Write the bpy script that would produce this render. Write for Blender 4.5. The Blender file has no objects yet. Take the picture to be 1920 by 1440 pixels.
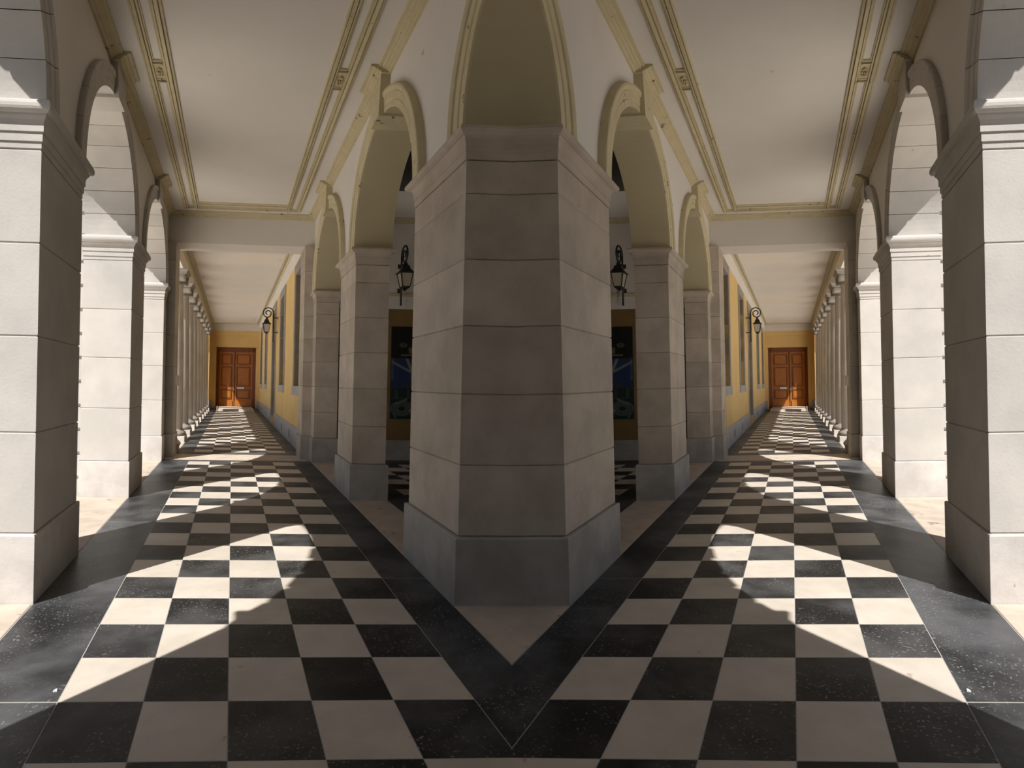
import bpy, bmesh, math, random
from mathutils import Vector, Matrix
random.seed(7)
scene = bpy.context.scene
COL = scene.collection
PI = math.pi

# ------------------------------------------------------------------ plan of the place
# Two mirrored gallery wings leave one corner pillar and splay apart. Each wing is laid out on its own
# axes (u across the gallery, v along it, z up); W() turns those oblique axes into world metres.
F = 991.387
AX = ((0.9987269, -0.0457602, 0.0212257), (0.0211027, -0.0031702, -0.9997723), (0.0458170, 0.9989474, -0.0022005))
SPLAY = 480.0 / F
EYE = 1.6
def lin(u, v, z):
    a = [r[0]*u + r[1]*v + r[2]*z for r in AX]
    return Vector((a[0] - SPLAY*a[2], a[2], -a[1]))
def W(p):
    r = lin(p[0], p[1], p[2] - EYE); r.z += EYE
    return r
def mx(v): return Vector((-v.x, v.y, v.z))

# ------------------------------------------------------------------ camera, sky, sun, exposure
cam = bpy.data.cameras.new('camera'); cam.sensor_width = 36; cam.lens = 36*F/1920; cam.clip_end = 500
co = bpy.data.objects.new('camera', cam); COL.objects.link(co)
co.location = (0, 0, EYE); co.rotation_euler = (PI/2, 0, 0); scene.camera = co

world = bpy.data.worlds.new('sky'); scene.world = world; world.use_nodes = True
wn = world.node_tree; wn.nodes.clear()
wo = wn.nodes.new('ShaderNodeOutputWorld'); wb = wn.nodes.new('ShaderNodeBackground'); ws = wn.nodes.new('ShaderNodeTexSky')
ws.sky_type = 'NISHITA'; ws.sun_disc = False; ws.sun_elevation = math.radians(50); ws.sun_rotation = math.radians(180)
ws.air_density = 1.0; ws.dust_density = 1.5
wb.inputs['Strength'].default_value = 0.058
wn.links.new(ws.outputs[0], wb.inputs[0]); wn.links.new(wb.outputs[0], wo.inputs[0])

SUN = lin(1.0, 1.0, -1.6)
for d, nm in ((SUN, 'sun'), (mx(SUN), 'sun')):
    l = bpy.data.lights.new(nm, 'SUN'); l.energy = 4.7; l.angle = math.radians(0.55); l.color = (1.0, 0.98, 0.95)
    o = bpy.data.objects.new(nm, l); COL.objects.link(o)
    o.rotation_euler = d.to_track_quat('-Z', 'Y').to_euler(); o.location = -d*12

vs = scene.view_settings
vs.view_transform = 'Standard'; vs.look = 'None'; vs.gamma = 1.0; vs.use_curve_mapping = False; vs.exposure = 0.38

# ------------------------------------------------------------------ materials
def rgb(r, g, b):
    f = lambda c: ((c/255+0.055)/1.055)**2.4 if c > 10 else c/255/12.92
    return (f(r), f(g), f(b), 1)
def mat(name, col, rough=.7, spec=.3, col2=None, nscale=3., nlo=.35, nhi=.65, bump=0., bscale=60., speck=None, specscale=90., speclo=.64,
        patch=2.2, rnd=0., metal=0., drip=None, stretch=None):
    m = bpy.data.materials.new(name); m.use_nodes = True
    nt = m.node_tree; N = nt.nodes; L = nt.links
    b = N['Principled BSDF']
    b.inputs['Roughness'].default_value = rough
    b.inputs['Specular IOR Level'].default_value = spec
    b.inputs['Metallic'].default_value = metal
    b.inputs['Base Color'].default_value = col
    if not (col2 or bump or speck or rnd or drip): return m
    geo = N.new('ShaderNodeNewGeometry'); pos = geo.outputs['Position']
    if stretch:
        mp = N.new('ShaderNodeMapping'); mp.inputs['Scale'].default_value = stretch
        L.new(pos, mp.inputs[0]); pos = mp.outputs[0]
    cur = None
    def noise(scale, detail=5):
        n = N.new('ShaderNodeTexNoise'); n.inputs['Scale'].default_value = scale; n.inputs['Detail'].default_value = detail
        n.inputs['Roughness'].default_value = .6
        L.new(pos, n.inputs['Vector']); return n.outputs['Fac']
    def ramp(x, lo, hi):
        r = N.new('ShaderNodeMapRange'); r.inputs['From Min'].default_value = lo; r.inputs['From Max'].default_value = hi
        r.interpolation_type = 'SMOOTHSTEP'
        L.new(x, r.inputs['Value']); return r.outputs['Result']
    def mix(fac, a, c, mode='MIX'):
        x = N.new('ShaderNodeMix'); x.data_type = 'RGBA'; x.blend_type = mode
        if hasattr(fac, 'node'): L.new(fac, x.inputs[0])
        else: x.inputs[0].default_value = fac
        for s, val in ((6, a), (7, c)):
            if hasattr(val, 'node'): L.new(val, x.inputs[s])
            else: x.inputs[s].default_value = val
        return x.outputs[2]
    def mul(a, c):
        x = N.new('ShaderNodeMath'); x.operation = 'MULTIPLY'
        L.new(a, x.inputs[0])
        if hasattr(c, 'node'): L.new(c, x.inputs[1])
        else: x.inputs[1].default_value = c
        return x.outputs[0]
    cur = mix(ramp(noise(nscale), nlo, nhi), col, col2) if col2 else col
    if drip:
        cur = mix(ramp(mul(noise(drip[1], 8), noise(drip[1]*.31, 3)), drip[2], drip[2]+.06), cur, drip[0])
    if rnd:
        oi = N.new('ShaderNodeObjectInfo'); r = N.new('ShaderNodeMapRange')
        r.inputs['To Min'].default_value = 1-rnd; r.inputs['To Max'].default_value = 1+rnd
        L.new(oi.outputs['Random'], r.inputs['Value'])
        hv = N.new('ShaderNodeHueSaturation'); L.new(r.outputs['Result'], hv.inputs['Value'])
        if hasattr(cur, 'node'): L.new(cur, hv.inputs['Color'])
        else: hv.inputs['Color'].default_value = cur
        cur = hv.outputs['Color']
    if speck:
        sp = mul(ramp(noise(specscale, 2), speclo, speclo+.05), ramp(noise(patch, 4), .38, .62))
        cur = mix(sp, cur, speck)
    if hasattr(cur, 'node'): L.new(cur, b.inputs['Base Color'])
    if bump:
        bp = N.new('ShaderNodeBump'); bp.inputs['Strength'].default_value = bump; bp.inputs['Distance'].default_value = .01
        L.new(noise(bscale, 6), bp.inputs['Height']); L.new(bp.outputs[0], b.inputs['Normal'])
    return m

M = {}
M['stone'] = mat('pale_limestone', (.55, .51, .465, 1), .8, .2, (.46, .435, .40, 1), 1.6, .3, .7, .25, 45, rnd=.05, drip=((.40, .35, .30, 1), 14, .42))
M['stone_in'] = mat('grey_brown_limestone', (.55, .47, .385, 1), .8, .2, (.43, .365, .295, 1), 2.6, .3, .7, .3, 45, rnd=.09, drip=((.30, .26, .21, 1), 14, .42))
M['plinth'] = mat('grey_plinth_stone', (.60, .56, .52, 1), .8, .2, (.47, .44, .41, 1), 2.5, .3, .7, .3, 40, drip=((.33, .30, .27, 1), 14, .41))
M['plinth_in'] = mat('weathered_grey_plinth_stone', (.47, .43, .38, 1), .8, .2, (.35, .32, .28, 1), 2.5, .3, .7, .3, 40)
M['plaster'] = mat('white_plaster', (.76, .72, .67, 1), .85, .15, (.72, .68, .63, 1), .8, .3, .7, drip=((.28, .24, .20, 1), 5, .43))
M['paint'] = mat('cream_olive_paint', (.62, .54, .35, 1), .55, .3, (.56, .48, .30, 1), 5, .3, .7, drip=((.13, .10, .06, 1), 13, .36))
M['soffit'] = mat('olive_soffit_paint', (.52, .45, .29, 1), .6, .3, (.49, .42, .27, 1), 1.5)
M['black'] = mat('black_slate', (.015, .015, .015, 1), .42, .16, (.075, .074, .073, 1), 1.5, .38, .68, .06, 30, (.26, .255, .245, 1), 60, .62, 1.7, rnd=.10)
M['white'] = mat('cream_marble', (.66, .585, .495, 1), .42, .35, (.56, .495, .415, 1), 3.0, .3, .7, .03, 30, drip=((.38, .30, .23, 1), 11, .385), rnd=.05)
M['border'] = mat('dark_slate_slab', (.019, .0195, .020, 1), .40, .16, (.10, .102, .106, 1), 1.2, .36, .66, .06, 30, (.28, .275, .265, 1), 60, .62, 1.4)
M['pave'] = mat('worn_beige_paving', (.60, .50, .41, 1), .8, .2, (.48, .40, .32, 1), 4, .3, .7, .4, 25, drip=((.22, .18, .15, 1), 10, .36))
M['grout'] = mat('grey_grout', (.40, .38, .35, 1), .9, .1)
M['ground'] = mat('pale_square_gravel', (.69, .63, .56, 1), .9, .1, (.62, .57, .50, 1), .7)
M['asphalt'] = mat('dark_asphalt', (.065, .062, .058, 1), .9, .1, (.05, .048, .046, 1), 5)  # dark ground added behind the viewer to weaken bounced light
M['base_stone'] = mat('weathered_base_stone', (.36, .33, .295, 1), .85, .15, (.29, .265, .235, 1), 4, .3, .7, .3, 40)  # column bases and capitals, darker than the shaft stone
M['yellow'] = mat('ochre_yellow_render', (.76, .53, .22, 1), .8, .2, (.71, .49, .20, 1), 1.2)
M['umber_wall'] = mat('brown_ochre_render', (.25, .16, .07, 1), .85, .1, (.22, .14, .06, 1), 1.2)  # yellow render of the vestibule, its dimness put into the colour
M['dado'] = mat('grey_dado_stone', (.45, .44, .43, 1), .75, .2, (.37, .36, .35, 1), 3, .3, .7, .2, 40)
M['wframe'] = mat('grey_window_stone', (.36, .32, .28, 1), .8, .2, (.30, .27, .24, 1), 3)
M['wood_dark'] = mat('dark_varnished_oak', (.19, .055, .010, 1), .45, .35, (.13, .036, .006, 1), 6, .3, .7, stretch=(6, 6, .5))
M['wood'] = mat('orange_brown_oak', (.43, .150, .018, 1), .45, .35, (.32, .100, .010, 1), 6, .3, .7, stretch=(6, 6, .5))
M['iron'] = mat('black_iron', (.012, .011, .010, 1), .45, .4)
M['steel'] = mat('brushed_steel', (.75, .74, .72, 1), .35, .5, metal=.6)
M['enamel'] = mat('white_enamel', (.78, .76, .72, 1), .5, .4)
M['paper'] = mat('white_paper', (.72, .70, .72, 1), .7, .2)
M['glass'] = mat('frosted_lantern_glass', (.46, .41, .31, 1), .3, .5)
M['pane'] = mat('window_glass', (.10, .10, .11, 1), .06, .8)
M['hoarding'] = mat('dark_stained_boards', (.05, .04, .03, 1), .8, .2, (.035, .028, .02, 1), 4)  # for added dark surfaces that soak up bounced light
M['shutter'] = mat('grey_window_joinery', (.28, .26, .25, 1), .6, .3)

# ------------------------------------------------------------------ mesh helpers (all in wing axes u, v, z)
class B:
    def __init__(s): s.v = []; s.f = []; s.m = []; s.sm = []
    def face(s, pts, mi=0, sm=False):
        n = len(s.v); s.v += [tuple(p) for p in pts]; s.f.append(tuple(range(n, n+len(pts)))); s.m.append(mi); s.sm.append(sm)
    def grid(s, rows, mi=0, sm=False, cu=False, cv=False):
        n = len(s.v); R = len(rows); C = len(rows[0])
        for r in rows: s.v += [tuple(p) for p in r]
        for i in range(R if cu else R-1):
            for j in range(C if cv else C-1):
                a = n+i*C+j; b = n+i*C+(j+1) % C; c = n+((i+1) % R)*C+(j+1) % C; d = n+((i+1) % R)*C+j
                s.f.append((a, b, c, d)); s.m.append(mi); s.sm.append(sm)
    def box(s, u0, u1, v0, v1, z0, z1, mi=0):
        P = [(u0,v0,z0),(u1,v0,z0),(u1,v1,z0),(u0,v1,z0),(u0,v0,z1),(u1,v0,z1),(u1,v1,z1),(u0,v1,z1)]
        n = len(s.v); s.v += P
        for q in ((0,3,2,1),(4,5,6,7),(0,1,5,4),(1,2,6,5),(2,3,7,6),(3,0,4,7)):
            s.f.append(tuple(n+k for k in q)); s.m.append(mi); s.sm.append(False)
        return s
    def ring(s, u0, u1, v0, v1, prof, mi=0):        # profile (outset, z) run round a rectangle
        rows = [[(u0-d,v0-d,z),(u1+d,v0-d,z),(u1+d,v1+d,z),(u0-d,v1+d,z)] for d, z in prof]
        s.grid(rows, mi, cv=True); s.face(rows[0][::-1], mi); s.face(rows[-1], mi); return s
    def block(s, u0, u1, v0, v1, z0, z1, c=.008):   # ashlar with arrises
        return s.ring(u0, u1, v0, v1, [(-c, z0), (0, z0+c), (0, z1-c), (-c, z1)])
    def ext(s, poly, axis, a, b, mi=0):             # closed 2D polygon pushed along an axis: 'u' (v,z) 'v' (u,z) 'z' (u,v)
        def P(p, t): return {'u': (t, p[0], p[1]), 'v': (p[0], t, p[1]), 'z': (p[0], p[1], t)}[axis]
        A = [P(p, a) for p in poly]; C = [P(p, b) for p in poly]
        s.grid([A, C], mi, cv=True); s.face(A[::-1], mi); s.face(C, mi); return s
    def arc(s, vc, zc, prof, a0, a1, n, mi=0, closed=True, sm=True):   # profile of (radius, u) swept round an arch in the v-z plane
        rows = []
        for i in range(n+1):
            a = a0+(a1-a0)*i/n
            rows.append([(u, vc+r*math.cos(a), zc+r*math.sin(a)) for r, u in prof])
        s.grid(rows, mi, cv=closed)
        if closed: s.face(rows[0], mi); s.face(rows[-1][::-1], mi)
        return s
    def lathe(s, cu, cv, prof, n=20, mi=0):
        rows = [[(cu+r*math.cos(2*PI*k/n), cv+r*math.sin(2*PI*k/n), z) for k in range(n)] for r, z in prof]
        s.grid(rows, mi, True, cv=True); s.face(rows[0][::-1], mi); s.face(rows[-1], mi); return s
    def tube(s, pts, r, n=8, mi=0):
        pts = [Vector(p) for p in pts]; rows = []; up = None
        for i, p in enumerate(pts):
            t = (pts[min(i+1, len(pts)-1)]-pts[max(i-1, 0)]).normalized()
            if up is None:
                up = Vector((0, 0, 1)) if abs(t.z) < .8 else Vector((0, 1, 0))
            x = t.cross(up)
            if x.length < 1e-4: x = t.orthogonal()
            x.normalize(); y = x.cross(t).normalized(); up = y
            rr = r[i] if isinstance(r, (list, tuple)) else r
            rows.append([p+x*rr*math.cos(2*PI*k/n)+y*rr*math.sin(2*PI*k/n) for k in range(n)])
        s.grid(rows, mi, True, cv=True); s.face(rows[0][::-1], mi); s.face(rows[-1], mi); return s
    def mesh(s, name, mats, base=(0, 0, 0), clip=False, sym=False):
        o = W(base)
        if sym: o = Vector((0, o.y, o.z))
        bm = bmesh.new(); vv = [bm.verts.new(W(p)) for p in s.v]
        for f, mi, sm in zip(s.f, s.m, s.sm):
            try:
                fc = bm.faces.new([vv[k] for k in f]); fc.material_index = mi; fc.smooth = sm
            except ValueError: pass
        bmesh.ops.remove_doubles(bm, verts=bm.verts, dist=1e-5)
        if clip or sym:
            bmesh.ops.bisect_plane(bm, geom=bm.verts[:]+bm.edges[:]+bm.faces[:], dist=1e-5, plane_co=(0, 0, 0), plane_no=(1, 0, 0), clear_outer=True)
        if sym:
            g = bmesh.ops.duplicate(bm, geom=bm.verts[:]+bm.edges[:]+bm.faces[:])['geom']
            for x in g:
                if isinstance(x, bmesh.types.BMVert): x.co.x = -x.co.x
            bmesh.ops.remove_doubles(bm, verts=bm.verts, dist=1e-4)
        bmesh.ops.recalc_face_normals(bm, faces=bm.faces)
        bmesh.ops.translate(bm, verts=bm.verts, vec=-o)
        me = bpy.data.meshes.new(name); bm.to_mesh(me); bm.free()
        for m in (mats if isinstance(mats, (list, tuple)) else [mats]): me.materials.append(M[m])
        return me

MIRROR = []                                          # top-level objects that also stand in the right-hand wing
def tag(o, label=None, cat=None, group=None, kind=None):
    for k, val in (('label', label), ('category', cat), ('group', group), ('kind', kind)):
        if val: o[k] = val
    return o
def put(name, b, mats, parent=None, base=None, clip=False, sym=False, label=None, cat=None, group=None, kind=None, rlabel=None, rname=None):
    if isinstance(b, B):
        bs = base if base is not None else ((parent['base_'] if parent is not None else (0, 0, 0)))
        me = b.mesh(name, mats, bs, clip, sym)
    else: me = b; bs = base
    o = bpy.data.objects.new(name, me); COL.objects.link(o)
    if parent is not None:
        o.parent = parent
        if base is not None: o.location = W(bs)-W(parent['base_'])
    else:
        l = W(bs)
        o.location = Vector((0, l.y, l.z)) if sym else l
        if not sym: MIRROR.append((o, rlabel, rname))
    o['base_'] = tuple(float(x) for x in bs)
    tag(o, label, cat, group, kind)
    return o
def thing(name, base, label, cat, rlabel=None, group=None, sym=False, kind=None, rname=None):
    o = bpy.data.objects.new(name, None); COL.objects.link(o); o.empty_display_size = .1
    l = W(base); o.location = Vector((0, l.y, l.z)) if sym else l
    o['base_'] = tuple(float(x) for x in base)
    if not sym: MIRROR.append((o, rlabel, rname))
    return tag(o, label, cat, group, kind)
def clone(o, parent=None):
    c = o.copy(); COL.objects.link(c); c.parent = parent
    for ch in list(o.children): clone(ch, c)
    return c
def struct(name, rname, b, mats, base=(0, 0, 0), clip=True, sym=False):
    return put(name, b, mats, base=base, clip=clip, sym=sym, kind='structure', rname=rname)

# ================================================================== FLOOR
T = .421; U0 = -.827; V0 = 2.2325; PL = -1.371; PR = 1.657       # tile, tile field corner, outer and inner pier lines
UL = -2.13; UR = 2.2                                              # outside and vestibule faces of the arcades
VE = 32.3                                                        # end wall
b = B(); b.box(UL-.25, 20, -4, VE+.4, -.25, -.0012)
floor = struct('floor_left', 'floor_right', b, 'grout', base=(0, 0, 0))
TW = .0022
def tile_b(): return B().ring(TW, T-TW, TW, T-TW, [(0, -.02), (0, -.0006), (-.0006, 0)])
tmesh = {c: tile_b().mesh('tile', c, (0, 0, 0)) for c in ('black', 'white')}
def tile(u, v, c, parent):
    # cut against the mitre between the wings where needed
    if max(W((u+a, v+d, 0)).x for a in (0, T) for d in (0, T)) > 0:
        if min(W((u+a, v+d, 0)).x for a in (0, T) for d in (0, T)) > -.01: return
        bb = B().ring(u+TW, u+T-TW, v+TW, v+T-TW, [(0, -.02), (0, -.0006), (-.0006, 0)])
        return put('tile', bb, c, parent, base=(u, v, 0), clip=True)
    return put('tile', tmesh[c], c, parent, base=(u, v, 0))
near = B(); far = B()
for j in range(-10, 20):
    for i in range(5):
        c = 'black' if (i+j) % 2 == 0 else 'white'; u = U0+T*i; v = V0+T*j
        if j >= -2: tile(u, v, c, floor)
        else: near.box(u+TW, u+T-TW, v+TW, v+T-TW, -.02, 0, 0 if c == 'black' else 1)
put('tile_field', near, ['black', 'white'], floor, clip=True, kind='stuff')
V2 = 12.1; N2 = 40
for j in range(N2):
    for i in range(5):
        c = 'white' if (i+j) % 2 == 0 else 'black'; u = U0+T*i; v = V2+T*j
        if j < 36: tile(u, v, c, floor)
        else: far.box(u+TW, u+T-TW, v+TW, v+T-TW, -.02, 0, 0 if c == 'black' else 1)
put('tile_field', far, ['black', 'white'], floor, kind='stuff')
UT = U0+5*T
def slab(name, m, u0, u1, v0, v1, z1=0., clip=False, g=.003):
    b = B().ring(u0+g, u1-g, v0+g, v1-g, [(0, -.02), (0, z1-.002), (-.002, z1)])
    return put(name, b, m, floor, base=(u0, v0, 0), clip=clip)
js = [V0+T*(1+8*k) for k in range(-2, 3)]
js = js[:-1]+[V0+T*20]
for a, d in zip(js[:-1], js[1:]):
    slab('border_slab', 'border', PL-.007, U0, a, d, clip=a < 1)
jr = [1.2, V0+T*5, V0+T*13, V0+T*20]
for a, d in zip(jr[:-1], jr[1:]):
    slab('border_slab', 'border', UT, PR-.002, a, d, clip=True)
slab('border_slab', 'border', PL-.007, PR-.002, V0+T*20, 10.86)
for a, d in ((-1.36, .55), (.55, 1.6)): slab('threshold_slab', 'pave', a, d, 10.86, 11.7, .004)
slab('border_slab', 'border', -1.2, 1.6, 11.7, V2)
for k in range(6):
    a = V2+k*(VE-V2)/6; d = V2+(k+1)*(VE-V2)/6
    slab('border_slab', 'border', -1.2, U0, a, d); slab('border_slab', 'border', UT, 1.6, a, d)
# worn paving under the arcades
for a, d in ((-3.2, .345), (.345, 3.805), (3.805, 7.265), (7.265, 10.66)):
    slab('paving_slab', 'pave', UL-.05, PL-.007, a, d, .002, clip=a < 0, g=.004)
slab('paving_slab', 'pave', UL-.05, -1.36, 10.66, 12.6, .001)
for k in range(5): slab('paving_slab', 'pave', UL-.05, -1.2, 12.6+k*3.94, 12.6+(k+1)*3.94, .001)
for a, d in ((1.5, 4.94), (4.94, 8.0), (8.0, 11.1)):
    slab('paving_slab', 'pave', PR-.002, UR, a, d, .002, clip=True, g=.004)
# vestibule floor behind the inner arcade
slab('border_slab', 'border', UR, 2.565, 4.0, 10.6, clip=True); slab('border_slab', 'border', UR, 6.5, 10.6, 11.3, clip=True)
for j in range(15):
    v = 10.6-T*(j+1)
    for i in range(9):
        u = 2.565+T*i
        tile(u, v, 'white' if (i+j) % 2 == 0 else 'black', floor)
# square outside

b = B(); b.box(-70, UL-.25, 3.0, 80, -.3, -.03)
struct('ground_left', 'ground_right', b, 'ground')
b = B(); b.box(-70, UL-.25, -60, 3.0, -.3, -.032)
struct('road_left', 'road_right', b, 'asphalt')  # added, unseen: keeps ground bounce off the corner pillar's front

# ================================================================== CEILING / ROOF
ZC = 5.175
b = B(); b.box(UL-.25, 20, -5, VE+.4, ZC, ZC+.5)
ceil = struct('ceiling_left', 'ceiling_right', b, 'plaster')
for q in range(9):                                                # dark boards added overhead behind the viewer to cut bounced light
    put('ceiling_board', B().box(-1.4, 3.2, -2.8+q*.33, -2.8+(q+1)*.33-.008, ZC-.03, ZC), 'hoarding', ceil, clip=True)
MZ = .042
def strip_prof(w):            # (across, drop) of a run moulding
    return [(0, 0), (0, -.018), (.010, -.022), (w*.20, -.022), (w*.22, -.008), (w*.27, -.008), (w*.29, -MZ), (w*.58, -MZ*.9), (w*.60, -.012), (w*.66, -.010), (w*.68, -.026), (w*.84, -.026), (w*.86, -.008), (w*.9, -.012), (w, -.012), (w, 0)]
def strip_v(u0, u1, v0, v1, flip=False, name='panel_moulding', clip=True):
    w = u1-u0; pr = [((u1-a) if flip else (u0+a), ZC+d) for a, d in strip_prof(w)]
    return put(name, B().ext(pr, 'v', v0, v1), 'paint', ceil, clip=clip)
def strip_u(u0, u1, v0, v1, flip=False, name='panel_moulding'):
    w = v1-v0; pr = [((v1-a) if flip else (v0+a), ZC+d) for a, d in strip_prof(w)]
    return put(name, B().ext(pr, 'u', u0, u1), 'paint', ceil)
ROSV = (6.03, 6.30)
for (a0, a1, c0, c1) in ((-1.06, -.945, -.862, -.738), (1.033, 1.148, 1.228, 1.352)):
    for (v0, v1) in ((-1.2, 10.93),):
        strip_v(a0, a1, v0, v1); strip_v(c0, c1, v0, v1, True)
    for v0, v1 in ((5.93, 6.02), (6.29, 6.36), (10.80, 10.93)):
        strip_u(a1-.01, c0+.01, v0, v1)
    rb = B(); m = (a1+c0)/2; vm = 6.155
    rb.box(a1-.005, c0+.005, 6.02, 6.29, ZC-.010, ZC)
    ros = put('rosette', rb, 'paint', ceil)
    fl_ = B()
    for k in range(8):
        a = k*PI/4; pu, pv = m+.026*math.cos(a), vm+.075*math.sin(a)
        fl_.lathe(pu, pv, [(.002, ZC-.034), (.012, ZC-.03), (.017, ZC-.018), (.017, ZC-.01)], 8)
    fl_.lathe(m, vm, [(.002, ZC-.04), (.012, ZC-.034), (.014, ZC-.01)], 8)
    put('flower', fl_, 'paint', ros)
strip_u(-.745, 1.04, 10.55, 10.72); strip_u(-.745, 1.04, 10.79, 10.93, True)
# second gallery: thin line on the ceiling each side
strip_v(-1.215, -1.14, 11.95, VE-.2, clip=False); strip_v(1.44, 1.495, 11.95, VE-.2, True, clip=False); strip_u(-1.14, 1.44, VE-.27, VE-.2)

# ================================================================== ARCADES
CORN = [(0, -.09), (.03, -.09), (.038, -.068), (.062, -.064), (.070, -.048), (.098, -.044), (.106, -.026), (.145, -.024), (.145, 0), (0, 0)]
def corn_v(uw, sgn, v0, v1, out=0.):
    return B().ext([(uw+sgn*(d+out if d > 0 else d), ZC+z) for d, z in CORN], 'v', v0, v1)
def corn_u(vw, u0, u1, sgn=-1):
    return B().ext([(vw+sgn*d, ZC+z) for d, z in CORN], 'u', u0, u1)

def spandrel(b, u0, u1, zs, zt, bays, v0, v1, rad):
    """wall with round-headed openings; bays: centres and radii"""
    def face(pts):
        b.face([(u0, v, z) for v, z in pts]); b.face([(u1, v, z) for v, z in pts][::-1])
    cur = v0
    for vc, R in bays:
        r = R+rad
        if vc-r > cur: face([(cur, zs), (vc-r, zs), (vc-r, zt), (cur, zt)]); b.face([(u0, cur, zs), (u1, cur, zs), (u1, vc-r, zs), (u0, vc-r, zs)])
        n = 32; pts = [(vc-r*math.cos(PI*k/n), zs+r*math.sin(PI*k/n)) for k in range(n+1)]
        for p, q in zip(pts[:-1], pts[1:]):
            face([p, q, (q[0], zt), (p[0], zt)]); b.face([(u0, *p), (u0, *q), (u1, *q), (u1, *p)])
        cur = vc+r
    face([(cur, zs), (v1, zs), (v1, zt), (cur, zt)]); b.face([(u0, cur, zs), (u1, cur, zs), (u1, v1, zs), (u0, v1, zs)])
    b.face([(u0, v1, zs), (u1, v1, zs), (u1, v1, zt), (u0, v1, zt)]); b.face([(u0, v0, zs), (u1, v0, zs), (u1, v0, zt), (u0, v0, zt)])

# ---- outer arcade (left of the left wing)
ZSL = 3.56; SU = -1.39; SO = -2.05
LP = [(-3.115, -2.01), (.345, 1.453), (3.805, 4.913), (7.265, 8.318), (10.64, 11.25)]   # plinth extents along v
SH = .036
LB = []
for (a, d), (e, f_) in zip(LP[:-1], LP[1:]): LB.append(((d+e)/2, (e-d)/2+SH))
b = B(); spandrel(b, SO, -1.40, ZSL, ZC, LB[1:], -4, 11.9, .215)
wl = struct('wall_left', 'wall_right', b, 'plaster')
wh = struct('wall_behind_left', 'wall_behind_right', B().box(SO, -1.42, -4, .34, -.02, ZSL+.005), 'plaster')  # unseen wall added to stop the other wing's sun crossing in
put('cornice', corn_v(-1.40, 1, -4, 11.25), 'paint', wl, clip=True)
for vc, R in LB[1:]:
    put('cornice_break', corn_v(-1.40, 1, vc-.27, vc+.27, .085), 'paint', wl)
NV = 13
ARCHL = lambda R: [(R, SO+.01), (R, -1.362), (R+.075, -1.362), (R+.08, -1.354), (R+.155, -1.354), (R+.162, -1.344), (R+.19, -1.335), (R+.222, -1.338), (R+.228, -1.352), (R+.228, SO+.01)]
for bi, (vc, R) in enumerate(LB):
    if bi == 0: continue
    for k in range(NV):
        if k == NV//2:
            h = PI/NV/2; kb = B()
            r0, r1 = R-.035, None
            w0 = .155; w1 = .235; zt = ZC-.085
            pl = [(vc-w0, ZSL+R-.045), (vc+w0, ZSL+R-.045), (vc+w1, zt), (vc-w1, zt)]
            kb.ext(pl, 'u', SO+.01, -1.315); put('keystone', kb, 'stone', wl); continue
        a0 = PI*k/NV+.0025; a1 = PI*(k+1)/NV-.0025
        put('voussoir', B().arc(vc, ZSL, ARCHL(R), a0, a1, 4, sm=False), 'stone', wl)
    put('facade_core', B().arc(vc, ZSL, [(R+.02, SO+.012), (R+.02, UL+.03), (R+.5, UL+.03), (R+.5, SO+.012)], 0, PI, 32), 'stone', wl)
    for k in range(NV):                                       # rusticated outer ring
        a0 = PI*k/NV+.02; a1 = PI*(k+1)/NV-.02
        put('facade_voussoir', B().arc(vc, ZSL, [(R, SO+.01), (R, UL), (R+.5, UL), (R+.5, SO+.01)], a0, a1, 4, sm=False), 'stone', wl)
b = B(); b.box(UL+.02, SO+.005, -4, 11.9, ZSL+1.3, ZC+.9); b.box(UL, SO, -4, 12, ZC+.2, ZC+1.0); b.ext([(UL, 5.85), (UL-.25, 5.95), (UL-.6, 6.12), (UL-.74, 6.15), (UL-.74, 6.3), (UL, 6.35)], 'v', -4, 12)  # the overhanging cornice on top is added to block the opposite sun
put('facade_wall', b, 'stone', wl, clip=True)
for q in range(12):
    put('hoarding_board', B().box(-1.42, -1.395, -2.75+q*.257, -2.75+(q+1)*.257-.006, 0, 3.55), 'hoarding', wh, clip=True)  # unseen dark boards added to keep the corner pillar's front dim

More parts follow.
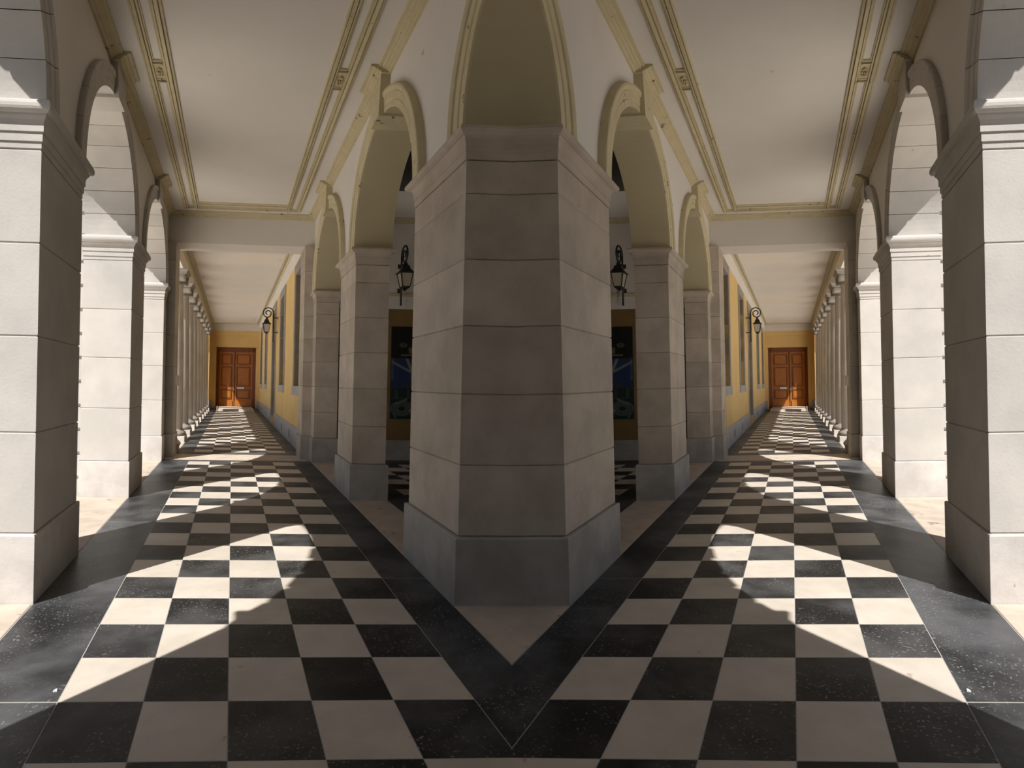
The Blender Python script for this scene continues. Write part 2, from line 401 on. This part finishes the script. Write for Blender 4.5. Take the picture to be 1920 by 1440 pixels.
ZJL = [.49, 1.21, 1.90, 2.563, 3.228]
CAPL = [(-.004, 3.232), (0, 3.238), (0, 3.283), (.010, 3.285), (.010, 3.348), (.020, 3.350), (.020, 3.405), (.028, 3.43), (.045, 3.452), (.048, 3.466),
        (.064, 3.470), (.078, 3.484), (.083, 3.50), (.083, 3.522), (.076, 3.543), (.062, 3.556), (.0, 3.562)]
PLAB = ['pale stone pier just left of the viewer, nearest on the left', 'pale stone pier beside the viewer on the left, sunlit front',
        'large sunlit stone pier at the left edge, nearest of the left outer arcade',
        'second sunlit stone pier in the left outer arcade, between the two arches',
        'third and farthest sunlit stone pier in the left outer arcade, beside the pilaster']
for k, (p0, p1) in enumerate(LP):
    if k == 0: continue
    s0, s1 = p0+SH, p1-SH
    if k == 4: s1 = 11.092; p1 = s1
    t = thing('stone_pier', ((SO+PL)/2, p0, 0), PLAB[k], 'pier', PLAB[k].replace('left', 'right'), 'outer arcade piers')
    c = k == 0
    put('plinth', B().ring(SO, PL, p0, p1, [(0, -.02), (0, .478), (-.006, .486), (-.03, .489)]), 'plinth', t, clip=c)
    for z0, z1 in zip(ZJL[:-1], ZJL[1:]):
        put('stone_block', B().block(SO, SU, s0, s1, z0+.001, z1-.001), 'stone', t, clip=c)
    put('impost', B().ring(SO, SU, s0, s1, CAPL), 'stone', t, clip=c)
    if k:
        put('facade_core', B().box(UL+.03, SO+.004, s0+.05, s1-.12, 0, 3.56), 'stone', t)
        z = .02
        for q in range(11):
            z0 = .285+.3265*(q-1) if q else -.01; z1 = .285+.3265*q-.048
            put('facade_block', B().block(UL, SO, s0, s1-.09, z0, z1, .004), 'stone', t)

# pilaster closing the outer arcade
t = thing('stone_pilaster', (-1.30, 11.1, 0), 'tall brown stone pilaster before the left row of columns', 'pilaster', 'tall brown stone pilaster before the right row of columns', 'end pilasters')
put('plinth', B().ring(SO, -1.215, 11.12, 11.86, [(.022, -.02), (.022, .478), (.016, .486), (-.004, .489)]), 'plinth', t)
zj = [.49, 1.21, 1.9, 2.563, 3.228, 3.72, 4.13, 4.53]
for z0, z1 in zip(zj[:-1], zj[1:]): put('stone_block', B().block(SO, -1.215, 11.12, 11.86, z0+.001, z1-.001), 'stone', t)
bp = B(); bp.box(-1.9, -1.18, 11.86, 12.3, -.02, .14); bp.lathe(-1.55, 12.0, [(.39, .14), (.42, .17), (.43, .21), (.40, .25), (.36, .27), (.36, .30), (.33, .32)], 20)
put('base_moulding', bp, 'plinth', t)
pb = B().ext([(-1.2145, 11.45), (-1.1725, 11.85), (-1.1705, 11.85), (-1.2125, 11.45)], 'z', 1.50, 1.725)
put('paper_notice', pb, 'paper', base=(-1.21, 11.5, 1.5), label='small white paper notice stuck on the left pilaster edge', cat='notice', rlabel='small white paper notice stuck on the right pilaster edge', group='paper notices')

# ---- inner arcade (between gallery and vestibule)
ZSR = 3.507; RU = 1.69; RO = UR
RP = [(.335, 1.48), (3.785, 4.942), (7.25, 8.32), (10.683, 11.3)]
RB = [((d+e)/2, (e-d)/2+SH) for (a, d), (e, f_) in zip(RP[:-1], RP[1:])]
b = B(); spandrel(b, 1.705, RO-.02, ZSR, ZC, RB, 0, 11.9, .04)
wi = struct('wall_inner_left', 'wall_inner_right', b, 'plaster')
put('cornice', corn_v(1.705, -1, 0, 11.25), 'paint', wi, clip=True)
for vc, R in RB[1:]: put('cornice_break', corn_v(1.705, -1, vc-.27, vc+.27, .085), 'paint', wi)
for vc, R in RB:
    put('soffit', B().arc(vc, ZSR, [(R, RU-.015), (R+.045, RU-.015), (R+.045, RO), (R, RO)], 0, PI, 40), 'soffit', wi, clip=True)
    put('archivolt', B().arc(vc, ZSR, [(R+.0005, 1.72), (R+.0005, 1.655), (R+.07, 1.655), (R+.075, 1.662), (R+.085, 1.648), (R+.15, 1.645), (R+.157, 1.652), (R+.165, 1.632),
        (R+.20, 1.622), (R+.222, 1.626), (R+.228, 1.64), (R+.228, 1.72)], 0, PI, 40), 'paint', wi, clip=True)
    w0, w1, zt = .165, .25, ZC-.085
    pl = [(vc-w0, ZSR+R-.04), (vc+w0, ZSR+R-.04), (vc+w1, zt), (vc-w1, zt)]
    if vc > 3: put('keystone', B().ext(pl, 'u', 1.595, RO-.03), 'paint', wi)
ZJR = [.50, 1.025, 1.55, 2.055, 2.545, 3.03, 3.276]
CAPR = [(0, 3.278), (.006, 3.280), (.006, 3.340), (.014, 3.343), (.014, 3.39), (.024, 3.425), (.036, 3.44), (.05, 3.444), (.07, 3.456), (.082, 3.474), (.078, 3.494), (.066, 3.504), (0, 3.509)]
RLAB = {2: ('grey-brown stone pier standing inside, between the two inner arches of the left wing'),
        3: ('far grey-brown stone pier ending the left inner arcade beside the yellow wall')}
for k, (p0, p1) in enumerate(RP):
    if k == 0: continue
    s0, s1 = p0+SH, p1-SH
    u1 = RO-.035; sy = k == 1
    if sy: u1 = 4.2
    if sy: t = thing('corner_pillar', (1.9, p0, 0), 'massive dark stone corner pillar in the centre where both galleries meet', 'pillar', sym=True)
    else: t = thing('stone_pier', (1.93, p0, 0), RLAB[k], 'pier', RLAB[k].replace('left', 'right'), 'inner arcade piers')
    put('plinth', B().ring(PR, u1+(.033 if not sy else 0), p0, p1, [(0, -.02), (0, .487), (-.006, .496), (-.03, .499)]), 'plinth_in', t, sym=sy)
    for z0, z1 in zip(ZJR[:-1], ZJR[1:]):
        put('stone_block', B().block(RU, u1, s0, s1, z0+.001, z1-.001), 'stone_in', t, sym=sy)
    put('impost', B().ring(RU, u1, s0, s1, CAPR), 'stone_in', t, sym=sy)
# pilaster ending the inner arcade
t = thing('stone_pilaster', (1.58, 11.1, 0), 'tall grey stone pilaster between inner arch and yellow wall of the left wing', 'pilaster',
          'tall grey stone pilaster between inner arch and yellow wall of the right wing', 'wall pilasters')
put('plinth', B().ring(1.495, 1.703, 11.12, 11.815, [(.022, -.02), (.022, .478), (.016, .49), (-.004, .499)]), 'plinth_in', t)
zj = [.50, 1.025, 1.55, 2.055, 2.545, 3.03, 3.49, 3.98, 4.53]
for z0, z1 in zip(zj[:-1], zj[1:]): put('stone_block', B().block(1.495, 1.703, 11.12, 11.835, z0+.001, z1-.001), 'stone_in', t)

# ---- cross beam at the end of the arcade
b = B(); b.box(-1.41, 1.72, 11.25, 11.92, 4.53, ZC+.02)
bm_ = struct('beam_left', 'beam_right', b, 'plaster', clip=False)
put('cornice', corn_u(11.25, -1.40, 1.705), 'paint', bm_)

# ================================================================== COLONNADE GALLERY
b = B(); b.box(-1.33, UL, 11.9, VE+.4, 4.565, ZC+.02); b.box(UL-.1, UL+.1, 11.9, VE+.4, 4.7, ZC+1.); b.ext([(UL, 5.85), (UL-.25, 5.95), (UL-.6, 6.12), (UL-.74, 6.15), (UL-.74, 6.3), (UL, 6.35)], 'v', 12, VE+.4)  # its outer overhang is added, continuing the block against the opposite sun
en = struct('trim_entablature_left', 'trim_entablature_right', b, 'plaster', clip=False)
put('moulding', B().ext([(-1.33, 4.96), (-1.322, 4.96), (-1.316, 5.0), (-1.310, 5.01), (-1.306, 5.06), (-1.298, 5.07), (-1.294, 5.13), (-1.288, 5.14), (-1.288, ZC), (-1.33, ZC)], 'v', 11.92, VE), 'paint', en)
NC = 9
ordn = ['first', 'second', 'third', 'fourth', 'fifth', 'sixth', 'seventh', 'eighth', 'ninth and last']
CU = -1.637
proto = None
for k in range(NC):
    vc = 14.375+1.9*k
    lab = f'{ordn[k]} round stone column of the left colonnade, counting from the viewer'
    if proto is None:
        t = thing('stone_column', (CU, vc, 0), lab, 'column', lab.replace('left', 'right'), 'colonnade columns'); proto = t
        put('plinth', B().ring(CU-.42, CU+.42, vc-.42, vc+.42, [(0, -.02), (0, .138), (-.006, .144)]), 'stone', t)
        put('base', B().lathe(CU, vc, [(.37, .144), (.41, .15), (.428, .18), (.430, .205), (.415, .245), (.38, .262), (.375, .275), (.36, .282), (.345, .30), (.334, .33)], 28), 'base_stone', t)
        put('shaft', B().lathe(CU, vc, [(.335, .33), (.335, 1.5), (.322, 2.5), (.30, 3.4), (.275, 4.10), (.272, 4.14), (.29, 4.155), (.29, 4.175), (.272, 4.19), (.272, 4.24)], 28), 'stone', t)
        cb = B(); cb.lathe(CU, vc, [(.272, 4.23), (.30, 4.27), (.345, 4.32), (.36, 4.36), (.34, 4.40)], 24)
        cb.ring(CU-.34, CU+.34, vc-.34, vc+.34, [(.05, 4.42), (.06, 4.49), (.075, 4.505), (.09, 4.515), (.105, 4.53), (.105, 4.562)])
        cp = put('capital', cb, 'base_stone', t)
        for su in (-1, 1):
            vb = B(); cv_ = vc+su*.29; cz = 4.36
            rows = []
            for q in range(9):
                tt = -1+2*q/8; rr = .088+.036*tt*tt
                rows.append([(CU+tt*.37, cv_+rr*math.cos(2*PI*n/18), cz+rr*math.sin(2*PI*n/18)) for n in range(18)])
            vb.grid(rows, 0, True, cv=True); vb.face(rows[0][::-1]); vb.face(rows[-1])
            for sv in (-1, 1):                                # raised spiral on the volute face
                sp = [(CU+sv*.372, cv_+(.116-.0085*n)*math.cos(su*(PI/2-n*.62)), cz+(.116-.0085*n)*math.sin(su*(PI/2-n*.62))) for n in range(14)]
                vb.tube(sp, .011, 6)
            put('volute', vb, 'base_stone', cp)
    else:
        c = clone(proto); c.location = W((CU, vc, 0)); c['base_'] = (CU, vc, 0.)
        c['label'] = lab; MIRROR.append((c, lab.replace('left', 'right'), None))

# ---- window wall on the inner side of the gallery
UW = 1.61; WD = 2.05
WINS = [(12.62, 13.72), (16.62, 17.92), (None), (24.75, 26.05), (28.75, 30.05)]
DR = (19.95, 21.45)
ZS, ZH = 1.545, 4.44
b = B()
edges = [11.84]
for w in WINS:
    if w: edges += [w[0], w[1]]
    else: edges += [DR[0], DR[1]]
edges.append(VE+.3)
for a, d in zip(edges[0::2], edges[1::2]): b.box(UW+.02, WD, a, d, 0, ZC)
for w in WINS:
    if w: b.box(UW+.02, WD, w[0], w[1], 0, ZS); b.box(UW+.02, WD, w[0], w[1], ZH, ZC)
    else: b.box(UW+.02, WD, DR[0], DR[1], ZH, ZC); b.box(UW+.12, WD, DR[0], DR[1], 0, .30)
ww = struct('wall_windows_left', 'wall_windows_right', b, 'yellow', clip=False)
put('upper_band', B().ext([(UW+.03, 4.715), (UW, 4.72), (UW-.01, 5.06), (UW-.03, 5.075), (UW-.045, 5.12), (UW-.06, 5.13), (UW-.06, ZC), (UW+.03, ZC)], 'v', 11.84, VE), 'plaster', ww)
put('moulding', B().ext([(UW, 5.062), (UW-.035, 5.075), (UW-.05, 5.118), (UW-.075, 5.13), (UW-.075, 5.15), (UW, 5.15)], 'v', 11.92, VE), 'paint', ww)
dv = [11.84, 14.0, 15.4, 17.2, 18.6, DR[0]-.22, None, DR[1]+.22, 23.1, 25.0, 27.0, 29.2, VE-.02]
for a, d in zip(dv[:-1], dv[1:]):
    if a is None or d is None: continue
    put('dado_slab', B().ring(UW-.01, UW+.03, a+.002, d-.002, [(0, -.02), (0, .49), (-.008, .50)]), 'dado', ww)
for q in (12.0, 14.4, 18.7 - 2.1, 24.0, 28.0):                # iron vents in the dado
    put('vent', B().box(UW-.018, UW, q, q+.12, .14, .34), 'iron', ww)
wn_ = 0
for w in WINS:
    a, d = w if w else DR
    wn_ += 1
    z0 = ZS if w else .30
    t = thing('window_%d' % wn_ if w else 'door_3', (UW, (a+d)/2, z0), 'tall narrow sash window set in grey stone' if w else 'tall stone-framed doorway in the yellow wall',
              None, kind='structure', rname=('window_%d' % (wn_+10)) if w else 'door_4')
    fw = .26
    for v0, v1 in ((a-fw, a), (d, d+fw)):
        zz = [z0]+[z0+(ZH+.25-z0)*q/4 for q in range(1, 5)]
        for y0, y1 in zip(zz[:-1], zz[1:]): put('jamb_stone', B().block(UW-.005, UW+.28, v0+(.0), v1, y0+.001, y1-.001, .003), 'wframe', t)
    put('lintel', B().block(UW-.005, UW+.28, a, d, ZH-.01, ZH+.25, .003), 'wframe', t)
    if w: put('sill', B().block(UW-.03, UW+.28, a-fw, d+fw, ZS-.23, ZS, .004), 'dado', t)
    fr = B()
    uf = UW+.20
    for v0, v1 in ((a, a+.07), (d-.07, d), ((a+d)/2-.04, (a+d)/2+.04)): fr.box(uf, uf+.06, v0, v1, z0, ZH-.01)
    for q in range(5):
        zz = z0+(ZH-.06-z0)*q/4; fr.box(uf, uf+.06, a, d, zz, zz+.05)
    put('window_frame' if w else 'door_frame', fr, 'shutter', t)
    for q in range(4):
        zz = z0+(ZH-.06-z0)*q/4; z2 = z0+(ZH-.06-z0)*(q+1)/4
        for v0, v1 in ((a+.07, (a+d)/2-.04), ((a+d)/2+.04, d-.07)):
            put('pane', B().box(uf+.025, uf+.035, v0, v1, zz+.05, z2), 'pane', t)

# ---- end wall with the oak door
b = B()
RL, RR, RZ = -1.166, 1.53, 4.46; DL, DRr, DZ = -.97, 1.445, 3.745; PZ = .12
b.box(-2.4, RL, VE, VE+.5, 0, ZC); b.box(RR, 2.1, VE, VE+.5, 0, ZC); b.box(RL, RR, VE, VE+.5, RZ, ZC)
b.box(RL, DL, VE+.1, VE+.5, 0, RZ); b.box(DRr, RR, VE+.1, VE+.5, 0, RZ); b.box(DL, DRr, VE+.1, VE+.5, DZ, RZ); b.box(DL, DRr, VE+.4, VE+.5, 0, DZ)
we = struct('wall_end_left', 'wall_end_right', b, 'yellow', clip=False)
put('end_band', B().ext([(VE, 4.755), (VE-.03, 4.76), (VE-.04, 5.08), (VE-.06, 5.10), (VE-.07, 5.14), (VE-.09, 5.15), (VE-.09, ZC), (VE, ZC)], 'u', -1.34, 1.62), 'plaster', we)
put('dado_slab', B().box(RR-.005, 1.60, VE-.03, VE+.01, -.02, .5), 'dado', we); put('dado_slab', B().box(-1.45, RL+.005, VE-.03, VE+.01, -.02, .5), 'dado', we)
put('step', B().ring(-.76, 1.26, 29.3, VE+.3, [(0, -.02), (0, .11), (-.01, PZ)]), 'pave', we)
put('end_return', B().block(-2.3, -2.0, 30.75, VE, -.02, 4.57), 'stone', we); put('end_pilaster', B().block(-2.1, -1.36, 31.36, VE, .5, 4.57), 'yellow', we); put('end_plinth', B().block(-2.12, -1.34, 31.34, VE, -.02, .5), 'dado', we)  # outer block added to shade the front of the end pilaster
t = thing('door_1', ((DL+DRr)/2, VE+.1, PZ), 'tall double oak door with panels at the end of the left gallery', None, kind='structure', rname='door_2')
fb = 0
VD = VE+.12
fr = B()
for (u0, u1) in ((DL, DL+.19), (DRr-.19, DRr)): fr.ring(u0, u1, VD, VD+.2, [(0, PZ), (0, DZ)])
fr.box(DL, DRr, VD, VD+.2, DZ-.27, DZ); fr.box(DL-.02, DRr+.02, VD-.03, VD+.1, DZ-.06, DZ)
fr.box(DL, DL+.05, VD-.025, VD+.1, PZ, DZ); fr.box(DRr-.05, DRr, VD-.025, VD+.1, PZ, DZ)
put('door_frame', fr, 'wood_dark', t)
LL, LR, LZ = -.789, 1.072, 3.47; LM = (LL+LR)/2
for s_, (u0, u1) in ((0, (LL, LM-.004)), (1, (LM+.004, LR+.18))):
    u1 = min(u1, DRr-.19)
    lf = put('door_leaf', B().box(u0, u1, VD+.06, VD+.12, PZ+.01, LZ), 'wood', t)
    su0 = LL if s_ == 0 else LM+.004; pw0 = u0+.17; pw1 = u1-.19
    for z0, z1 in ((2.735, 3.286), (1.41, 2.51), (.637, 1.126)):
        pb = B()
        for (c0, c1, y0, y1) in ((pw0-.04, pw0, z0-.04, z1+.04), (pw1, pw1+.04, z0-.04, z1+.04), (pw0, pw1, z0-.04, z0), (pw0, pw1, z1, z1+.04)):
            pb.box(c0, c1, VD+.02, VD+.065, y0, y1, 1)
        pb.ext([(pw0+.05, VD+.04), (pw1-.05, VD+.04), (pw1, VD+.062), (pw0, VD+.062)], 'z', z0+.05, z1-.05)
        put('raised_panel', pb, ['wood', 'wood_dark'], lf)
    kb = B().box(u0+.02, u1-.02, VD+.04, VD+.065, PZ+.03, .474); put('kick_board', kb, 'wood', lf)
    if s_ == 0:
        hb = B(); hb.box(u1-.05, u1-.01, VD+.03, VD+.06, 1.10, 1.30); hb.tube([(u1-.03, VD+.03, 1.25), (u1-.03, VD-.03, 1.25), (u1-.2, VD-.03, 1.25)], .022, 8)
        put('handle', hb, 'steel', lf)
    else:
        put('letter_plate', B().box(u0+.2, u0+.62, VD+.02, VD+.045, 1.20, 1.31), 'enamel', lf)
put('astragal', B().box(LM-.03, LM+.03, VD+.02, VD+.07, PZ+.01, LZ), 'wood_dark', t)
put('bolt', B().box(LM-.10, LM-.06, VD+.03, VD+.07, PZ+.02, .46), 'iron', t)
t = thing('boot_scraper', (-.99, 29.8, 0), 'low black iron scraper grate beside the door step of the left gallery', 'boot scraper', 'low black iron scraper grate beside the door step of the right gallery', 'boot scrapers')
gb = B(); gb.box(-1.2, -.80, 29.4, 31.2, .004, .05)
put('tray', gb, 'iron', t)
for q in range(5): put('bar', B().box(-1.19+.09*q, -1.17+.09*q, 29.4, 31.2, .05, .11), 'iron', t)
put('end_plate', B().box(-.80, -.775, 29.25, 30.3, .0, .24), 'enamel', t)

# ================================================================== VESTIBULE BACK WALL, POSTERS
VB = 11.22
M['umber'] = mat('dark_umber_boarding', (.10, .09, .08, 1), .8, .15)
put('vestibule_ceiling', B().box(2.22, 7, 4.2, 9.5, ZC-.03, ZC), 'umber', ceil, clip=True)  # dark panel added under the plaster to dim the vestibule
b = B(); n_ = 24
xs = lambda v: .5418*v-.06
b.ext([(xs(4.9), 4.9), (xs(4.9)+.3, 4.9), (xs(VB)+.3, VB), (xs(VB), VB)], 'z', -.02, ZC)
put('wall_partition', b, 'hoarding', base=(2.65, 4.9, 0), sym=True, kind='structure')  # added dark divider, keeps light from crossing between the vestibule halves
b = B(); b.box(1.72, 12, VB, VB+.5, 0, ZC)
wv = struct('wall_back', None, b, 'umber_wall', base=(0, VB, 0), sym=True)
for nm, m, z0, z1, d in (('dado_slab', 'plinth_in', -.02, .43, .03), ('cream_band', 'plaster', 3.25, 3.52, .012), ('string_course', 'paint', 3.52, 3.575, .05), ('upper_wall', 'plaster', 3.575, ZC, .01)):
    put(nm, B().box(1.72, 12, VB-d, VB+.02, z0, z1), m, wv, base=(0, VB, 0), sym=True)
put('cornice', B().ext([(VB-.01-d, ZC+z) for d, z in CORN], 'u', 1.72, 12), 'paint', wv, base=(0, VB, 0), sym=True)

def poster_mat(name, kind):
    m = bpy.data.materials.new(name); m.use_nodes = True; N = m.node_tree.nodes; L = m.node_tree.links; bs = N['Principled BSDF']
    bs.inputs['Roughness'].default_value = .6; bs.inputs['Specular IOR Level'].default_value = .15
    tc = N.new('ShaderNodeTexCoord'); sx = N.new('ShaderNodeSeparateXYZ'); L.new(tc.outputs['Generated'], sx.inputs[0])
    X, Z = sx.outputs['X'], sx.outputs['Z']
    def mth(op, a, c=0., cl=False):
        n = N.new('ShaderNodeMath'); n.operation = op; n.use_clamp = cl
        for i, q in enumerate((a, c)):
            if hasattr(q, 'node'): L.new(q, n.inputs[i])
            else: n.inputs[i].default_value = q
        return n.outputs[0]
    def mixc(f, a, c):
        x = N.new('ShaderNodeMix'); x.data_type = 'RGBA'; L.new(f, x.inputs[0])
        for i, q in ((6, a), (7, c)):
            if hasattr(q, 'node'): L.new(q, x.inputs[i])
            else: x.inputs[i].default_value = q
        return x.outputs[2]
    def rect(x0, x1, z0, z1):
        a = mth('MULTIPLY', mth('GREATER_THAN', X, x0), mth('LESS_THAN', X, x1)); c = mth('MULTIPLY', mth('GREATER_THAN', Z, z0), mth('LESS_THAN', Z, z1))
        return mth('MULTIPLY', a, c)
    def line(x0, z0, x1, z1, w):
        dx, dz = x1-x0, z1-z0; l = math.hypot(dx, dz)
        d = mth('ABSOLUTE', mth('SUBTRACT', mth('MULTIPLY', mth('SUBTRACT', X, x0), dz/l), mth('MULTIPLY', mth('SUBTRACT', Z, z0), dx/l)))
        tt = mth('ADD', mth('MULTIPLY', mth('SUBTRACT', X, x0), dx/l/l), mth('MULTIPLY', mth('SUBTRACT', Z, z0), dz/l/l))
        k = mth('MULTIPLY', mth('GREATER_THAN', tt, 0.), mth('LESS_THAN', tt, 1.))
        return mth('MULTIPLY', mth('LESS_THAN', d, w), k)
    def ringm(cx, cz, r, w):
        d = mth('SQRT', mth('ADD', mth('POWER', mth('SUBTRACT', X, cx), 2.), mth('POWER', mth('SUBTRACT', Z, cz), 2.)))
        return mth('LESS_THAN', mth('ABSOLUTE', mth('SUBTRACT', d, r)), w)
    nz = N.new('ShaderNodeTexNoise'); nz.inputs['Scale'].default_value = 9; L.new(tc.outputs['Generated'], nz.inputs['Vector'])
    nf = nz.outputs['Fac']
    if kind == 0:
        c = mixc(nf, (.01, .012, .012, 1), (.05, .05, .045, 1))
        c = mixc(rect(.45, 1, .76, .80), c, (.16, .22, .42, 1)); c = mixc(rect(.55, 1, .45, .70), c, (.03, .06, .11, 1))
        c = mixc(rect(.2, 1, .08, .13), c, (.45, .30, .12, 1)); c = mixc(rect(.36, .52, .16, .34), c, (.42, .28, .12, 1)); c = mixc(ringm(.25, .42, .05, .03), c, (.22, .2, .12, 1))
    elif kind == 1:
        c = mixc(nf, (.02, .06, .22, 1), (.05, .13, .36, 1))
        c = mixc(line(.02, .9, .42, .55, .035), c, (.45, .50, .5, 1)); c = mixc(line(.33, 1., .45, .5, .03), c, (.55, .58, .55, 1)); c = mixc(line(.62, 1., .5, .5, .02), c, (.4, .45, .5, 1))
        c = mixc(rect(.41, .47, .3, .55), c, (.3, .36, .42, 1)); c = mixc(rect(.25, 1., 0., .22), c, (.09, .12, .2, 1))
        c = mixc(mth('MULTIPLY', rect(.0, .06, .3, 1.), mth('GREATER_THAN', mth('SINE', mth('MULTIPLY', Z, 130.)), .1)), c, (.4, .45, .5, 1))
    else:
        c = mixc(nf, (.02, .04, .035, 1), (.08, .13, .11, 1))
        c = mixc(rect(0, 1, .68, .70), c, (.12, .22, .16, 1)); c = mixc(rect(.1, .16, .7, 1), c, (.1, .22, .12, 1)); c = mixc(rect(.35, .4, .7, 1), c, (.08, .2, .12, 1))
        for r in (.10, .16, .22): c = mixc(ringm(.24, .36, r, .022), c, (.28, .34, .28, 1))
        c = mixc(line(.1, .5, .35, .66, .03), c, (.4, .45, .38, 1)); c = mixc(line(.38, .28, .62, .42, .015), c, (.5, .55, .5, 1)); c = mixc(line(.38, .28, .6, .14, .015), c, (.5, .55, .5, 1))
        c = mixc(line(.0, .4, .12, .05, .02), c, (.15, .35, .4, 1))
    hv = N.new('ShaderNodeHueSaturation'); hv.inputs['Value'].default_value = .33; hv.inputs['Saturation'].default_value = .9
    L.new(c, hv.inputs['Color']); L.new(hv.outputs[0], bs.inputs['Base Color']); return m
pl_ = ['dark night poster, topmost of three seen through the left inner arch',
       'blue poster with pale streaks, middle of three seen through the left inner arch',
       'dark green poster, lowest of three seen through the left inner arch']
for k, (z0, z1) in enumerate(((2.20, 2.87), (1.55, 2.19), (.89, 1.54))):
    M['poster%d' % k] = poster_mat('poster_print_%d' % k, k)
    t = thing('poster', (3.9, VB, z0), pl_[k], 'poster', pl_[k].replace('left', 'right'), 'posters on the vestibule wall')
    put('print', B().box(3.41, 4.45, VB-.035, VB-.02, z0+.006, z1-.006), 'poster%d' % k, t)
    put('backing', B().box(3.40, 4.46, VB-.03, VB, z0, z1), 'iron', t)

# ================================================================== LANTERNS
def lantern(base, P, label, rlabel):
    """P(out, side, up) gives wing coordinates; out = away from the wall, measured from the wall face"""
    t = thing('wall_lantern', base, label, 'lantern', rlabel, 'wall lanterns')
    class Q(B):
        def add(s, other):
            n = len(s.v); s.v += [P(*p) for p in other.v]; s.f += [tuple(n+k for k in f) for f in other.f]; s.m += other.m; s.sm += other.sm; return s
    def part(name, bb, m, parent=t):
        q = Q(); q.add(bb); return put(name, q, m, parent)
    b = B(); b.tube([(.16, 0, -.62), (.16, 0, .42)], .020, 8); part('pole', b, 'iron')
    pts = []
    for n in range(60):
        a = n/59.*(PI*3.45); k_ = n/59.; r = .195*(1-.25*min(k_/.45, 1.))*(1-.80*max(0., (k_-.45)/.55))
        pts.append((.16+.195+.02*k_-r*math.cos(a), 0, .42+r*math.sin(a)-.025*k_))
    b = B(); b.tube(pts, .020, 8); part('scroll', b, 'iron')
    for z in (.24, -.28):
        b = B(); b.tube([(0, 0, z), (.16, 0, z)], .015, 8); b.box(-.005, .012, -.03, .03, z-.045, z+.045); part('standoff', b, 'iron')
    cx = .40
    b = B(); b.tube([(cx, 0, .262), (cx, 0, .22)], .012, 6); part('hook', b, 'iron')
    def sq(h, z): return [(cx-h, -h, z), (cx+h, -h, z), (cx+h, h, z), (cx-h, h, z)]
    b = B(); rows = [sq(h, z) for h, z in ((.002, .26), (.035, .25), (.022, .225), (.045, .205), (.03, .18), (.07, .165), (.085, .10), (.125, .04), (.155, .028), (.155, .012), (.13, .010))]
    b.grid(rows, 0, cv=True); b.face(rows[-1][::-1]); part('lantern_roof', b, 'iron')
    b = B()
    for su in (-1, 1):
        for sv in (-1, 1): b.tube([(cx+su*.128, sv*.128, .015), (cx+su*.078, sv*.078, -.275)], .009, 6)
    for h, z in ((.128, .01), (.078, -.275)):
        c = sq(h, z)
        for p, q in zip(c, c[1:]+c[:1]): b.tube([p, q], .010, 6)
    b.grid([sq(.085, -.27), sq(.07, -.295), sq(.03, -.325), sq(.012, -.345), sq(.002, -.365)], 0, cv=True); b.face(sq(.085, -.27))
    part('lantern_frame', b, 'iron')
    a_, c_ = sq(.122, .01), sq(.073, -.275)
    for k in range(4):
        b = B(); k2 = (k+1) % 4
        o = [tuple(cx*(1 if i == 0 else 0)+(p[i]-(cx if i == 0 else 0))*.96 for i in range(2))+(p[2],) for p in (a_[k], a_[k2], c_[k2], c_[k])]
        b.face([a_[k], a_[k2], c_[k2], c_[k]]); b.face(o[::-1]); part('glass_pane', b, 'glass')
    return t
LV = 18.9; LZB = 3.70
lantern((UW, LV, LZB), lambda o, s, z: (UW-.01-o, LV+s, LZB+z), 'black iron lantern on a scroll bracket, on the yellow wall of the left gallery', 'black iron lantern on a scroll bracket, on the yellow wall of the right gallery')
LZ2 = 3.92
lantern((3.53, VB, LZ2), lambda o, s, z: (3.54+s, VB-.01-o, LZ2+z), 'dark iron lantern on a scroll bracket above the posters behind the left inner arcade', 'dark iron lantern on a scroll bracket above the posters behind the right inner arcade')

put('plaster_chip', B().ext([(-.878, 2.735), (-.858, 2.74), (-.862, 2.757), (-.872, 2.752)], 'z', 0.0, .008), 'enamel', base=(-.87, 2.74, 0),
    label='tiny white plaster chip on the sunlit dark slab at lower left', cat='chip', rlabel='tiny white plaster chip on the sunlit dark slab at lower right', group='plaster chips')

# ================================================================== THE RIGHT-HAND WING
for o, rl, rn in list(MIRROR):
    c = clone(o)
    c.location = mx(o.location); c.scale = (-o.scale.x, o.scale.y, o.scale.z)
    if rl: c['label'] = rl
    elif 'label' in c and not rn: pass
    if rn: c.name = rn
    if rn and 'label' in c: c['label'] = c['label'].replace('left', 'right')
for o in bpy.data.objects:
    if 'base_' in o: del o['base_']
